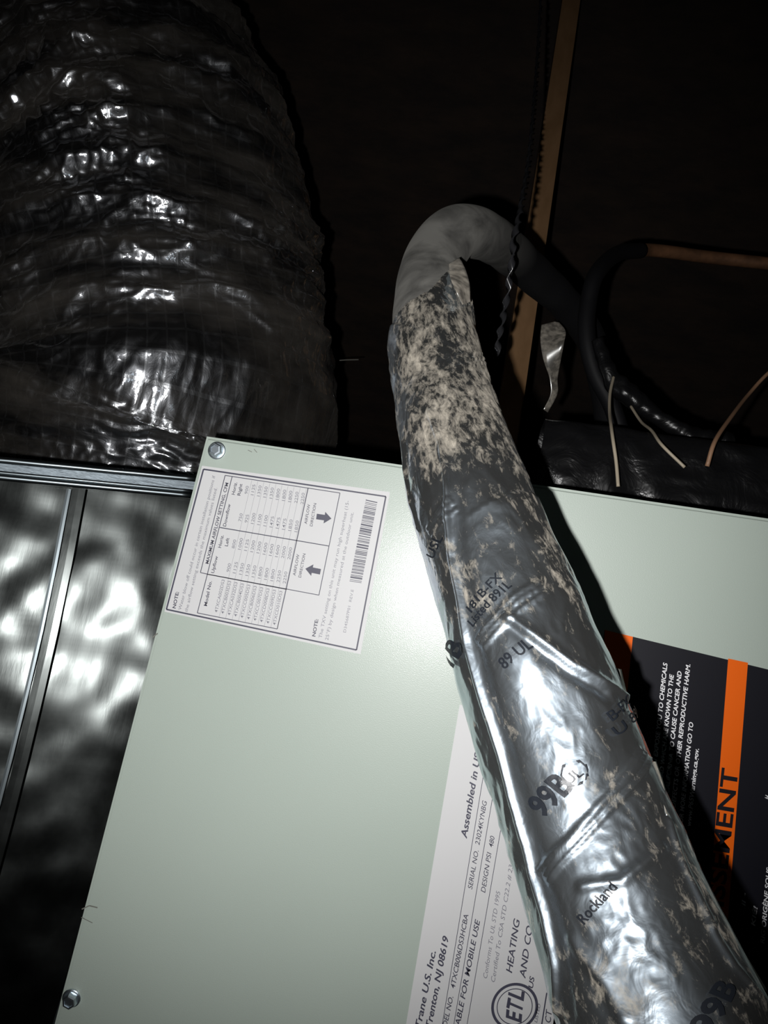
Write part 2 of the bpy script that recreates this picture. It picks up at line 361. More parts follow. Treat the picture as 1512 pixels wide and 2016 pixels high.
for i, (mn, *vals) in enumerate(rows):
    t = i / 9.0
    l2 = lambda a, b: (a[0] + (b[0] - a[0]) * t, a[1] + (b[1] - a[1]) * t)
    G(mn, A(*l2((355, 1006), (732, 1088))), A(*l2((403, 795), (776, 868))), 6.4, 0.004)
    for val, (s0, e0, s1, e1) in zip(vals, (((432, 745), (448, 672), (797, 820), (808, 742)), ((466, 592), (481, 518), (826, 664), (840, 586)),
                                            ((509, 418), (523, 350), (872, 486), (882, 412)), ((549, 240), (562, 172), (912, 306), (920, 232)))):
        p = np.array(l2(s0, s1)); q2 = np.array(l2(e0, e1))
        if val < 1000: q2 = p + (q2 - p) * 0.76
        G(str(val), A(*p), A(*q2), 6.2, 0.004)
    gy.line(A(*l2((366, 1036), (742, 1112))), A(*l2((578, 150), (930, 205))), 0.45)
T('AIRFLOW', A(860, 768), A(886, 630), 5.6, 0.008); T('DIRECTION', A(896, 780), A(926, 626), 5.6, 0.008)
T('AIRFLOW', A(934, 434), A(956, 306), 5.6, 0.008); T('DIRECTION', A(970, 448), A(996, 300), 5.6, 0.008)
def arrow(p, q, w, head):
    p, q = np.array(p), np.array(q); d = (q - p) / np.linalg.norm(q - p); nn = np.array([-d[1], d[0]]); b = q - d * head
    pr.quad([p + nn * w / 2, b + nn * w / 2, b - nn * w / 2, p - nn * w / 2]); pr.quad([b + nn * w * 1.05, q, b - nn * w * 1.05])
arrow(A(1022, 742), A(924, 722), 11, 14); arrow(A(996, 384), A(1093, 398), 11, 14)
T('NOTE:', A(988, 1162), A(1008, 1050), 6.6, 0.025)
G('The TXV setting on this unit may run high superheat (15-', A(1030, 1172), A(1208, 284), 6.6)
G('25°F) by design when measured at the outdoor unit.', A(1072, 1186), A(1238, 358), 6.6)
G('D345687P01  REV.E', A(1186, 1136), A(1238, 858), 5.6)
random.seed(4); pos = 0.0
while pos < 1.0:
    w = random.choice((0.007, 0.007, 0.012, 0.020)); t = pos + w / 2
    if t > 1: break
    pa = np.array(A(1210, 803)) * (1 - t) + np.array(A(1316, 271)) * t; pb = np.array(A(1287, 815)) * (1 - t) + np.array(A(1391, 288)) * t
    pr.line(pa, pb, w * 165); pos += w + random.choice((0.006, 0.006, 0.011, 0.016))
pr.build('printing', M['ink'], lab); gy.build('fine_printing', M['grey_ink'], lab)

# --- rating label -----------------------------------------------------------------------------
lab = sheet('rating_label', [(905, 1442 - 55), (1330, 1470), (1225, 2130), (782, 2120)], M['paper'], cab)
lab['label'] = 'white rating label with the maker address and model number'
def B(x, y): return (800 + x / 3.2733, 1400 + y / 3.2733)
pr = Flat(-0.00045, (M['ink'], lab)); gy = Flat(-0.00045, (M['grey_ink'], lab)); T = pr.text; G = gy.text
it = 0.22
T('Assembled in USA', B(388, 824), B(488, 225), 12.5, 0.022, it)
for p, q in (((545, 120), (202, 2200)), ((625, 150), (275, 2200)), ((690, 290), (360, 2200))): pr.line(B(*p), B(*q), 1.2)
T('SERIAL NO.', B(424, 1150), B(466, 900), 9.4, 0.004, it); T('23024KYNBG', B(471, 866), B(520, 580), 9.4, 0.004, it)
T('DESIGN PSI', B(508, 1172), B(549, 912), 9.4, 0.004, it); T('480', B(558, 880), B(570, 808), 9.4, 0.004, it)
G('Conforms To UL STD 1995', B(520, 1724), B(606, 1162), 8.6, 0.0, it); G('Certified To CSA STD C22.2 # 236-11', B(570, 1748), B(703, 900), 8.6, 0.0, it)
T('Trane U.S. Inc.', B(92, 2046), B(190, 1550), 12.4, 0.022, it)
T('Trenton, NJ 08619', B(160, 2046), B(274, 1455), 12.4, 0.022, it)
T('MODEL NO.', B(243, 2120), B(303, 1842), 9.6, 0.010, it); T('4TXCB006DS3HCBA', B(312, 1790), B(400, 1314), 9.6, 0.010, it)
T('SUITABLE FOR MOBILE USE', B(318, 2168), B(476, 1346), 10.4, 0.014, it)
T('HEATING', B(680, 1690), B(732, 1342), 12.6, 0.012, it); T('AND COOLING', B(766, 1726), B(850, 1130), 12.6, 0.012, it); T('EQUIPMENT', B(850, 1750), B(925, 1300), 12.6, 0.012, it)
# certification mark: ring with letters
cxp, cyp = B(698, 1905)
ringo = []; 
for r0, r1 in ((47, 41.5), (36, 34.2)):
    for j in range(60):
        t0, t1 = 2 * math.pi * j / 60, 2 * math.pi * (j + 1) / 60
        if r0 > 40 and not (0.55 < (t0 % (2 * math.pi)) < 0.0): pass
        f = lambda r, t: (cxp + r * math.cos(t) * 0.98 + r * math.sin(t) * -0.10, cyp + r * math.sin(t) + r * math.cos(t) * 0.05)
        pr.quad([f(r0, t0), f(r0, t1), f(r1, t1), f(r1, t0)])
T('E', B(738, 2010), B(744, 1925 + 10), 31, 0.03, it); T('T', B(742, 1938), B(754, 1868), 31, 0.03, it); T('L', B(752, 1870), B(760, 1806), 31, 0.03, it)
T('US', B(815, 1788), B(826, 1712), 9.5, 0.02, it); G('LISTED', B(842, 2010), B(866, 1888), 6.0, 0.02, it)
pr.line(B(905, 1815), B(858, 2110), 2.6); T('CT', B(930, 2010), B(938, 1925), 12, 0.01, it)
pr.build('printing', M['ink'], lab)

# --- warning label ----------------------------------------------------------------------------
lab = sheet('warning_label', [(1190, 1240), (1640, 1349), (1560, 2230), (1075, 2120)], M['black_label'], cab)
lab['label'] = 'black warning label with orange header stripes'
def Cc(x, y): return (1180 + x / 4.199, 1220 + y / 4.199)
st = Flat(-0.00040); st.quad([Cc(45, 85), Cc(277, 141), Cc(110, 1800), Cc(-80, 1750)]); del st.v[0:0]; mesh_obj('header_stripe', st.v, st.f, M['orange'], lab, smooth=False)
st = Flat(-0.00040); st.quad([Cc(1065, 321), Cc(1228, 356), Cc(1000, 3300), Cc(836, 3270)]); del st.v[0:0]; mesh_obj('header_stripe', st.v, st.f, M['orange'], lab, smooth=False)
wh = Flat(-0.00045, (M['white_ink'], lab)); bk = Flat(-0.00050, (M['black_label'], lab))
sl = -0.105
def wl(body, end, L, cap=8.4):
    wh.text(body, Cc(end[0] + L * sl, end[1] + L), Cc(*end), cap, 0.02, 0.2)
wl('CAN EXPOSE YOU TO CHEMICALS', (563, 358), 920); wl('INCLUDING LEAD WHICH ARE KNOWN TO THE', (616, 453), 1290 * 0.94)
wl('STATE OF CALIFORNIA TO CAUSE CANCER AND', (681, 428), 1290); wl('BIRTH DEFECTS OR OTHER REPRODUCTIVE HARM.', (752, 370), 1370)
wl('FOR MORE INFORMATION GO TO', (777, 850), 860); wl('www.P65Warnings.ca.gov.', (823, 1068), 640, 8.8)
bk.text('AVERTISSEMENT', Cc(935, 3320 - 120), Cc(1146, 1243), 32, 0.02, 0.0)
bk.text('WARNING', Cc(60, 1600), Cc(150, 700), 32, 0.02, 0.0)
def Dd(x, y): return (1350 + x / 3.907, 1500 + y / 3.907)
wh.text('il -', Dd(458, 1110), Dd(466, 1010), 7.6, 0.02, 0.2); wh.text('KIÉ!', Dd(532, 1265), Dd(553, 1112), 8.0, 0.02, 0.2)
wh.text('RIG ORIGÈNE SOUS', Dd(605, 1400), Dd(655, 815), 8.4, 0.02, 0.2); wh.text('H', Dd(640, 290), Dd(646, 262), 8.2, 0.02, 0.2)
# scuffs on the paint
sc = Flat(-0.00015)
for p, q, w in (((300, 1255), (310, 1247), 2.4), ((161, 1790), (176, 1783), 2.2), ((176, 1783), (192, 1787), 2.6), ((160, 1806), (182, 1817), 1.6), ((488, 886), (496, 890), 1.2), ((500, 884), (506, 891), 1.2)): sc.line(p, q, w)
sc.build('scuff_marks', M['scuff'], cab)

# ------------------------------------------------------------------ sheet-metal plenum
ple = thing('plenum', 'dull galvanised sheet metal plenum left of the green cabinet, under the duct', 'plenum')
n1, n2 = 150, 190
xr, xl = 0.035, -0.36
TIL = math.tan(math.radians(25)); LEAN = -math.tan(math.radians(8))
def ztop(x): return (W(390, 972, 0.04)[2]) + 0.0 * x
def plen(x, z, off=0.0): return (x, 0.034 + (x - xr) * TIL * 1.0 - off, z)
gs_ = np.linspace(0, 1, n1); gz = np.linspace(-0.60, ztop(0), n2)
def onface(u, v, off):
    # where the sight line meets the (tilted) face plane
    Y = 0.0
    for _ in range(30):
        p = W(u, v, Y); Y = 0.070 + (p[0] - xr) * TIL + (ztop(0) - p[2]) * LEAN
    p = W(u, v, Y); return Vector((p[0], p[1] - off, p[2]))
zl = onface(-120, 893, 0)[2]; xL = onface(-120, 893, 0)[0]
def zt(x): return ztop(0) + (zl - ztop(0)) * (x / xL)
GS, GZ = np.meshgrid(gs_, gz, indexing='ij'); LE = (GZ - tl[2]) / ld[2] * ld[0] - 0.0012; GX = xl + (LE - xl) * GS; GZ = -0.60 + (GZ + 0.60) * (zt(GX) + 0.60) / (ztop(0) + 0.60)
wav = 0.0017 * perlin(GX * 27 + 3, GZ * 23 + 1, 3) + 0.0012 * perlin(GX * 52, GZ * 42, 5)
GY = 0.070 + (GX - xr) * TIL + (ztop(0) - GZ) * LEAN - wav
V = np.stack([GX, GY, GZ], -1).reshape(-1, 3).tolist(); Fc = grid_faces(n1, n2, False).tolist()
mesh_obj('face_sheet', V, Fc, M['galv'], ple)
bm = bmesh.new(); yb = 0.50
le = lambda z: (z - tl[2]) / ld[2] * ld[0] - 0.0015
pts = [(xl, 0.078 + (xl - xr) * TIL), (0, 0.078 - xr * TIL), (0, yb), (xl, yb)]
lo = [bm.verts.new((x if x < 0 else le(-0.615), y + (0.60 * LEAN + 0.002 if y < 0.2 else 0), -0.615)) for x, y in pts]; hi = [bm.verts.new((x if x < 0 else le(ztop(0)), y, zt(min(x, 0)) - 0.001)) for x, y in pts]
bm.faces.new(lo[::-1]); bm.faces.new(hi)
for i in range(4): bm.faces.new((lo[i], lo[(i + 1) % 4], hi[(i + 1) % 4], hi[i]))
bm_obj('body', bm, M['galv_dark'], ple)
def strip(name, path, wpx, off, m, parent):
    bm = bmesh.new(); L = [onface(u, v, off) for u, v in path]; R = [onface(u + wpx, v + 2, off) for u, v in path]
    Mi = [onface(u + wpx / 2, v + 1, off + 0.0002) for u, v in path]
    L0 = [p + Vector((0, off + 0.0, 0)) for p in L]; R0 = [p + Vector((0, off, 0)) for p in R]
    cols = [[bm.verts.new(p) for p in c] for c in (L0, L, Mi, R, R0)]
    for c, d in zip(cols, cols[1:]):
        for i in range(len(path) - 1): bm.faces.new((c[i], c[i + 1], d[i + 1], d[i]))
    return bm_obj(name, bm, m, parent)
strip('standing_seam', [(147, 962), (120, 1110), (93, 1240), (66, 1360), (35, 1490), (2, 1620), (-55, 1830)], 26, 0.0030, M['galv'], ple)
strip('seam_lip', [(134, 962), (106, 1110), (79, 1240), (51, 1360), (19, 1490), (-15, 1620), (-74, 1830)], 9, 0.0018, M['galv_dark'], ple)
# connecting flange: three folded ribs along the top
for k_, (v0, v1, rr) in enumerate(((906, 945, 0.0022), (930, 969, 0.0012), (940, 977, 0.0022))):
    p0 = onface(-420, v0 - 39, 0.004); p1 = onface(394 - 0.28 * (v1 - 946), v1, 0.004)
    tube('flange_rib', [p0, p0.lerp(p1, .33), p0.lerp(p1, .66), p1], rr, M['galv_dark'], ple, seg=10, n=30, jitter=0.10, seed=k_)
bm = bmesh.new()
a_ = [onface(-420, 867, .0045), onface(392, 947, .0045)]; b_ = [onface(-420, 901, .0025), onface(385, 976, .0025)]
cols = [[bm.verts.new(a_[0].lerp(a_[1], t) ) , bm.verts.new(b_[0].lerp(b_[1], t)), bm.verts.new(b_[0].lerp(b_[1], t) + Vector((0, .002, 0))), bm.verts.new(a_[0].lerp(a_[1], t) + Vector((0, .004, 0)))] for t in np.linspace(0, 1, 12)]
for c, d in zip(cols, cols[1:]):
    for i in range(4): bm.faces.new((c[i], c[(i + 1) % 4], d[(i + 1) % 4], d[i]))
bm.faces.new(cols[0]); bm.faces.new(cols[-1][::-1])
bm_obj('connecting_flange', bm, M['flange'], ple)

# ------------------------------------------------------------------ flexible duct
duct = thing('flexible_duct', 'large crinkled silver flexible duct rising from the plenum at the left', 'duct')
zb = ztop(0) + 0.006; x0 = W(292, 900, .33)[0]
ctl = [(298, 600, .335, .180), (282, 430, .345, .178), (230, 260, .358, .177), (150, 100, .38, .177), (40, -70, .405, .177), (-110, -260, .43, .177)]
ctlw = [[x0, .33, zb, .172], [x0, .33, zb + .05, .179], [x0, .33, zb + .10, .181]] + [[*W(u, v, Y), r] for u, v, Y, r in ctl]
R, ss = spline(ctlw, 620); C = R[:, :3]; Tn, Nn, Bn = frames(C, (0, 1, 0))
nt = 760; th = np.linspace(0, 2 * np.pi, nt, endpoint=False)
S = ss[:, None] + 0 * th[None]; TH = th[None] + 0 * ss[:, None]; U = TH / (2 * np.pi)
pitch = 0.040
w1 = perlin(S * 9, U * 14, 11, 14); w2 = perlin(S * 22, U * 26, 12, 26)
ph = S / pitch + U * 1.0 + 0.55 * w1 + 0.15 * w2
tri = np.abs((ph % 1.0) - 0.5) * 2                              # 1 on the wire, 0 between the wires
disp = 0.0050 * (tri ** 1.5 - 0.5)
w3 = perlin(S * 7, U * 9, 18, 9); w4 = perlin(S * 13, U * 15, 8, 15)
low = 0.30 + 0.70 * np.clip((ss - 0.04) / 0.13, 0, 1)[:, None]
disp += 0.0098 * ridged(S * 22 + 0.9 * w1, U * 8, 13, 8) * np.clip(0.5 + 1.2 * w1, 0, 1.2)
disp += 0.0056 * ridged(S * 44 + 1.2 * w2, U * 14, 14, 14) * np.clip(0.5 + 1.2 * w3, 0, 1.3)
disp += low * 0.0065 * ridged(S * 30 + w1, U * 38 + w2, 9, 38) * np.clip(0.32 + 1.6 * w4, 0.05, 1.3)
disp += 0.0032 * ridged(S * 84 + 1.5 * w2, U * 26, 15, 26) * np.clip(0.5 + 1.6 * w2, 0.1, 1.5)
disp += low * 0.0028 * ridged(S * 78 + w1, U * 84, 16, 84) * np.clip(0.45 + 1.6 * w3, 0.1, 1.4)
disp += low * 0.0013 * ridged(S * 130 + w2, U * 130, 29, 130) * np.clip(0.4 + 1.8 * w1, 0.05, 1.3)
disp += 0.0007 * ridged(S * 200, U * 150, 19, 150) * np.clip(0.2 + 2.2 * w2, 0, 1.4)
end = np.clip((0.05 - ss) / 0.03, 0, 1)[:, None]                # gathered under tape at the collar
disp += end * (0.0022 * ridged(S * 90, U * 60, 17, 60) - 0.003 - disp * 0.6)
rad = R[:, 3][:, None] + disp
V = C[:, None] + rad[..., None] * (np.cos(TH)[..., None] * Nn[:, None] + np.sin(TH)[..., None] * Bn[:, None])
uv = np.stack([S, U * 2 * np.pi * 0.18], -1).reshape(-1, 2)
mesh_obj('jacket', V.reshape(-1, 3), grid_faces(620, nt), M['jacket'], duct, uv=uv)

# ------------------------------------------------------------------ foil wrapped refrigerant line
line = thing('refrigerant_line', 'thick foil-taped refrigerant line crossing in front of the green cabinet', 'pipe')
# pixel of the centre line, camera distance, radius
ctl = [(1420, 2330, .286, .0385), (1303, 2000, .292, .0369), (1225, 1800, .296, .0341), (1150, 1600, .299, .0310), (1060, 1350, .304, .0293), (987, 1150, .318, .0271), (918, 950, .346, .0256),
       (876, 790, .395, .0241), (857, 690, .425, .0237), (847, 600, .470, .0229), (851, 520, .520, .0214), (893, 462, .555, .0206), (945, 460, .590, .0200), (1000, 494, .660, .0190), (1060, 548, .73, .0182), (1125, 612, .80, .0177), (1172, 690, .86, .0175), (1195, 800, .90, .0175), (1205, 905, .91, .0175), (1210, 1100, .92, .0175)]
NS, NT = 1100, 340
R, ss = spline([[*at_dist(u, v, d), r / np.linalg.norm(ray(u, v))] for u, v, d, r in ctl], NS); C = R[:, :3]; Tn, Nn, Bn = frames(C, (0.0, 1, 0.0))
cpx = proj(C)
i_end = int(np.argmin(np.hypot(cpx[:, 0] - 850, cpx[:, 1] - 585) + (np.arange(NS) > NS * 0.8) * 1e4))    # foil stops here
th = np.linspace(0, 2 * np.pi, NT, endpoint=False)
def ring_pts(Cs, r, N_, B_): return Cs[:, None] + r[..., None] * (np.cos(th)[None, :, None] * N_[:, None] + np.sin(th)[None, :, None] * B_[:, None])
fs = slice(0, i_end + 26)
Cf, Tf, Nf, Bf, sf = C[fs], Tn[fs], Nn[fs], Bn[fs], ss[fs]; rf = R[fs, 3]
base = ring_pts(Cf, rf[:, None] + 0 * th[None], Nf, Bf)
ndir = (base - Cf[:, None]) / np.linalg.norm(base - Cf[:, None], axis=-1)[..., None]
front = ((CAMPOS - base) * ndir).sum(-1) > 0
bpx = proj(base)
r0 = 0.026
S = sf[:, None] + 0 * th[None]; Q = th[None] * r0 + 0 * sf[:, None]
def st(u, v):
    dd = np.hypot(bpx[..., 0] - u, bpx[..., 1] - v) + (~front) * 1e5
    i, j = np.unravel_index(np.argmin(dd), dd.shape); return np.array([S[i, j], Q[i, j]])
CIR = 2 * np.pi * r0
def dist_poly(pts, signed=False):
    P = [st(*p) for p in pts]
    for a, b in zip(P, P[1:]):                                       # unwrap the angle
        b[1] += CIR * round((a[1] - b[1]) / CIR)
    best = np.full(S.shape, 1e9); sg = np.zeros(S.shape)
    Qw = Q + CIR * np.round((P[len(P) // 2][1] - Q) / CIR)
    for a, b in zip(P, P[1:]):
        d = b - a; L2 = d @ d + 1e-12; t = np.clip(((S - a[0]) * d[0] + (Qw - a[1]) * d[1]) / L2, 0, 1)
        dx = S - (a[0] + t * d[0]); dy = Qw - (a[1] + t * d[1]); ds = np.hypot(dx, dy); cr = (d[0] * dy - d[1] * dx)
        up = ds < best; best = np.where(up, ds, best); sg = np.where(up, np.sign(cr), sg)
    return best * sg if signed else best
disp = np.zeros(S.shape)
def crease(pts, amp, width):                                         # raised fold
    global disp; d = dist_poly(pts); disp += amp * np.exp(-(d / width) ** 2)
def lap(pts, amp, fall):                                             # edge of a tape layer: step on one side that dies away
    global disp; d = dist_poly(pts, True); disp += amp * np.where(d > 0, np.exp(-d / fall), 0) / (1 + np.exp(-d / 0.0004))
# the long fold along the left flank
fold = [(848, 815), (872, 880), (884, 960), (884, 1020), (892, 1100), (905, 1170), (925, 1270), (950, 1370), (985, 1480), (1012, 1570), (1040, 1660), (1052, 1725), (1075, 1800), (1098, 1900), (1110, 1990)]
crease(fold, 0.0017, 0.0012)
crease([(u + 20, v + 4) for u, v in fold], -0.0006, 0.0024)
crease([(800, 870), (805, 930), (818, 990), (830, 1040)], 0.0014, 0.0014)
crease([(1000, 1215), (1060, 1265), (1120, 1310), (1180, 1345), (1225, 1375)], 0.0020, 0.0018)     # slanting pleat
crease([(1010, 1230), (1070, 1285), (1130, 1330), (1180, 1365)], -0.0012, 0.0024)
crease([(920, 600), (905, 560), (900, 535)], 0.0016, 0.0020)
for off in (0, 9, 18):                                               # banded tape edges running up to the right
    crease([(938 + off * .9, 1258 + off), (975 + off * .9, 1215 + off), (1015 + off * .9, 1175 + off), (1062 + off * .9, 1145 + off)], 0.0009, 0.0007)
    crease([(1062 + off, 1712 + off), (1120 + off, 1650 + off), (1180 + off, 1580 + off), (1255 + off, 1478 + off)], 0.0010, 0.0008)
    crease([(846 + off * .6, 1040 + off), (868 + off * .6, 1012 + off), (890 + off * .6, 985 + off)], 0.0007, 0.0006)
    crease([(880 + off * .6, 712 + off), (912 + off * .6, 703 + off), (945 + off * .4, 698 + off)], 0.0005, 0.0007)
lap([(776, 640), (800, 640), (830, 600), (860, 560), (905, 512)], 0.0012, 0.02)
lap([(1005, 975), (1030, 970), (1052, 980)], 0.0010, 0.012)
crease([(1150, 1745), (1220, 1735), (1300, 1670)], 0.0012, 0.0018); crease([(1130, 1850), (1190, 1930), (1230, 2010)], 0.0010, 0.0020)
crease([(1400, 1830), (1440, 1900), (1490, 1975)], 0.0012, 0.0016); crease([(1310, 1620), (1350, 1720), (1400, 1820)], 0.0012, 0.0014)
UQ = th[None] / (2 * np.pi) + 0 * sf[:, None]
wz = perlin(S * 24, UQ * 6, 21, 6)
disp += 0.0010 * wz + 0.0010 * perlin(S * 48, UQ * 10, 22, 10) + 0.00055 * ridged(S * 70 + wz, UQ * 18, 23, 18) * np.clip(0.5 + 1.6 * wz, 0, 1.4)
upz = np.clip((sf - sf[int(len(sf) * 0.60)]) / 0.12, 0, 1)[:, None]         # upper part: finer crumpling
disp += (0.00030 + 0.00035 * upz) * ridged(S * 150 + wz, UQ * 40, 24, 40) * np.clip(0.4 + 1.5 * perlin(S * 40, UQ * 9, 25, 9), 0, 1.3)
# ragged foil end over the foam
Vf = base + ndir * (disp + 0.0008)[..., None]
cp = proj(Cf)[:, 1]
dv = np.interp(cp[::-1], [560, 640, 760, 900, 990, 1080, 1250, 1600, 1750, 2020], [.52, .50, .53, .51, .50, .46, .425, .405, .44, .46])[::-1]
dust = dv[:, None] + 0.13 * perlin(S * 20, UQ * 5, 31, 5)
keep = []
edge = st(776, 640), st(850, 575), st(905, 512)
P0, P1, P2 = [np.array(e) for e in edge]
fa = grid_faces(len(sf), NT)
smax = np.interp((th * r0), [0, CIR], [0, 0])
# foil end as a slanting line round the tube
qs = np.array([P0[1], P1[1], P2[1]]); so = np.argsort(qs); lim = np.interp(th * r0, qs[so], np.array([P0[0], P1[0], P2[0]])[so]) + 0.0012 * perlin(th * 9, 0 * th, 33) + 0.0008 * perlin(th * 25, 0 * th, 34)
okv = (S <= lim[None]).reshape(-1)
fa = fa[okv[fa].all(1)]
foil = mesh_obj('foil_wrap', Vf.reshape(-1, 3), fa, M['foil'], line, uv=np.stack([S, Q], -1).reshape(-1, 2), attrs={'dust': dust})
bm = bmesh.new(); bm.from_mesh(foil.data); bmesh.ops.delete(bm, geom=[v for v in bm.verts if not v.link_faces], context='VERTS'); bm.to_mesh(foil.data); bm.free()
foil.data.polygons.foreach_set('use_smooth', [True] * len(foil.data.polygons))
# the foam sleeve that shows above the foil
gs = slice(max(0, i_end - 140), NS)
Cg, Ng, Bg, sg_, rg = C[gs], Nn[gs], Bn[gs], ss[gs], R[gs, 3]
thg = th[::4]; Sg = sg_[:, None] + 0 * thg[None]
dg = 0.0012 * perlin(Sg * 30, thg[None] / (2 * np.pi) * 5 + 0 * Sg, 41, 5)
rr = rg[:, None] - 0.0011 + dg
Vg = Cg[:, None] + rr[..., None] * (np.cos(thg)[None, :, None] * Ng[:, None] + np.sin(thg)[None, :, None] * Bg[:, None])
fg = grid_faces(len(sg_), len(thg)).tolist(); last = (len(sg_) - 1) * len(thg); fg.append([last + k for k in range(len(thg))])
du = np.interp(proj(Cg)[:, 0], [840, 905, 935, 985, 1020], [1.0, 0.80, 0.45, 0.2, 0.0])[:, None] * np.ones(len(thg))
mesh_obj('insulation_sleeve', Vg.reshape(-1, 3), fg, M['foam'], line, attrs={'dust': du})

# printing on the foil, following its surface
def on_foil(s, q, off=0.0014):
    fi = np.clip(np.interp(s, sf, np.arange(len(sf))), 0, len(sf) - 1.001); fj = (q / CIR * NT) % NT
    i0 = fi.astype(int); j0 = fj.astype(int); a = (fi - i0)[:, None]; b = (fj - j0)[:, None]; j1 = (j0 + 1) % NT; j0 = j0 % NT
    P = (Vf[i0, j0] * (1 - a) + Vf[i0 + 1, j0] * a) * (1 - b) + (Vf[i0, j1] * (1 - a) + Vf[i0 + 1, j1] * a) * b
    return P + ndir[i0, j0] * off
def foil_text(body, p, q, cap, bold=0.01):
    p = np.array(p, float); q = np.array(q, float); d = (q - p) / np.linalg.norm(q - p); upv = np.array([d[1], -d[0]]) * cap
    a = st(*p); b = st(*q); c = st(*(p + upv)); b[1] += CIR * round((a[1] - b[1]) / CIR); c[1] += CIR * round((a[1] - c[1]) / CIR)
    tv, tf = glyphs(body, bold)
    bm = bmesh.new(); vs = [bm.verts.new((x, y, 0)) for x, y in tv]
    for f in tf:
        try: bm.faces.new([vs[i] for i in f])
        except ValueError: pass
    bmesh.ops.triangulate(bm, faces=bm.faces[:])
    for _ in range(2): bmesh.ops.subdivide_edges(bm, edges=[e for e in bm.edges if e.calc_length() > 0.10], cuts=1)
    bmesh.ops.triangulate(bm, faces=bm.faces[:]); bm.verts.index_update()
    X_ = np.array([v.co[:2] for v in bm.verts]); fc = [[v.index for v in f.verts] for f in bm.faces]; bm.free()
    w0, w1 = tv[:, 0].min(), tv[:, 0].max()
    sq = a[None] + ((X_[:, 0] - w0) / (w1 - w0))[:, None] * (b - a)[None] + (X_[:, 1] / 0.7)[:, None] * (c - a)[None]
    mesh_obj('lettering', list(on_foil(sq[:, 0], sq[:, 1])), fc, M['print'], foil, smooth=False)
foil_text('181B-FX', (932, 1206), (992, 1142), 16); foil_text('Listed 891L', (938, 1236), (1010, 1160), 15)
foil_text('99B', (1076, 1612), (1134, 1550), 44, 0.03); foil_text('UL', (1122, 1548), (1146, 1524), 22)
foil_text('B-FX', (1196, 1424), (1228, 1388), 18); foil_text('U 891', (1208, 1452), (1246, 1408), 18)
foil_text('Rockland', (1158, 1822), (1218, 1752), 22, 0.015); foil_text('1B', (906, 1312), (930, 1272), 34, 0.03)
foil_text('USL', (862, 1100), (884, 1062), 15); foil_text('89 UL', (1000, 1320), (1050, 1275), 24)
foil_text('99B', (1395, 2050), (1440, 1950), 50, 0.03)
# ring round the mark
for r0_, r1_ in ((25, 22.5),):
    cu, cv = 1130, 1524
    tt = np.linspace(0, 2 * np.pi, 41); pts0 = [st(cu + r0_ * math.cos(t), cv + r0_ * math.sin(t)) for t in tt]; pts1 = [st(cu + r1_ * math.cos(t), cv + r1_ * math.sin(t)) for t in tt]
    n0 = 0; P0 = np.array(pts0); P1 = np.array(pts1); pv = list(on_foil(P0[:, 0], P0[:, 1])) + list(on_foil(P1[:, 0], P1[:, 1]))
    pf = [[i, i + 1, 42 + i, 41 + i] for i in range(40)]
mesh_obj('lettering_ring', pv, pf, M['print'], foil, smooth=False)

# loose tape edges standing off the right flank and the curled flap at the foil end
def ribbon(name, left, right, m, parent, th=0.0003):
    """left / right: lists of world points; a thin curved strip"""
    Lp, _ = spline([list(p) for p in left], 40); Rp, _ = spline([list(p) for p in right], 40)
    V = []; nw = 6
    for i in range(40):
        for j in range(nw): V.append(Lp[i] * (1 - j / (nw - 1)) + Rp[i] * (j / (nw - 1)))
    o = mesh_obj(name, V, grid_faces(40, nw, False), m, parent); md = o.modifiers.new('thickness', 'SOLIDIFY'); md.thickness = th; return o
def D(u, v, d): return at_dist(u, v, d)
ribbon('tape_flap', [D(1186, 1310, .303), D(1200, 1335, .303), D(1222, 1365, .298)], [D(1222, 1318, .312), D(1228, 1345, .311), D(1236, 1378, .305)], M['foil_dull'], line)
ribbon('tape_flap', [D(1278, 1500, .292), D(1290, 1540, .288), D(1312, 1605, .282)], [D(1291, 1500, .297), D(1306, 1545, .293), D(1322, 1612, .286)], M['foil_dull'], line)
ribbon('tape_flap', [D(884, 520, .478), D(886, 545, .440), D(897, 572, .424), D(910, 600, .426)], [D(904, 508, .486), D(917, 532, .462), D(926, 562, .444), D(927, 594, .438)], M['foil_dull'], line)
ribbon('tape_fin', [D(1040, 985, .338), D(1072, 1060, .330), D(1108, 1140, .322), D(1145, 1225, .316), D(1186, 1325, .310)], [D(1054, 982, .344), D(1088, 1060, .338), D(1128, 1140, .331), D(1164, 1222, .324), D(1212, 1325, .318)], M['foil_dull'], line)
ribbon('tape_flap', [D(1128, 1182, .322), D(1132, 1195, .321), D(1136, 1208, .320)], [D(1146, 1188, .327), D(1149, 1196, .327), D(1146, 1206, .326)], M['foil_dull'], line)
ribbon('tape_fin', [D(1318, 1630, .300), D(1362, 1725, .299), D(1412, 1830, .297), D(1490, 1965, .293)], [D(1328, 1628, .306), D(1384, 1735, .306), D(1440, 1835, .304), D(1512, 1955, .300)], M['foil_dull'], line)
ribbon('tape_tail', [D(1066, 640, .735), D(1064, 670, .722), D(1070, 708, .715), D(1082, 745, .72), D(1084, 775, .72), D(1070, 806, .715)],
       [D(1098, 632, .745), D(1113, 652, .735), D(1110, 678, .712), D(1098, 740, .725), D(1097, 775, .725), D(1078, 812, .718)], M['foil_dull'], line)

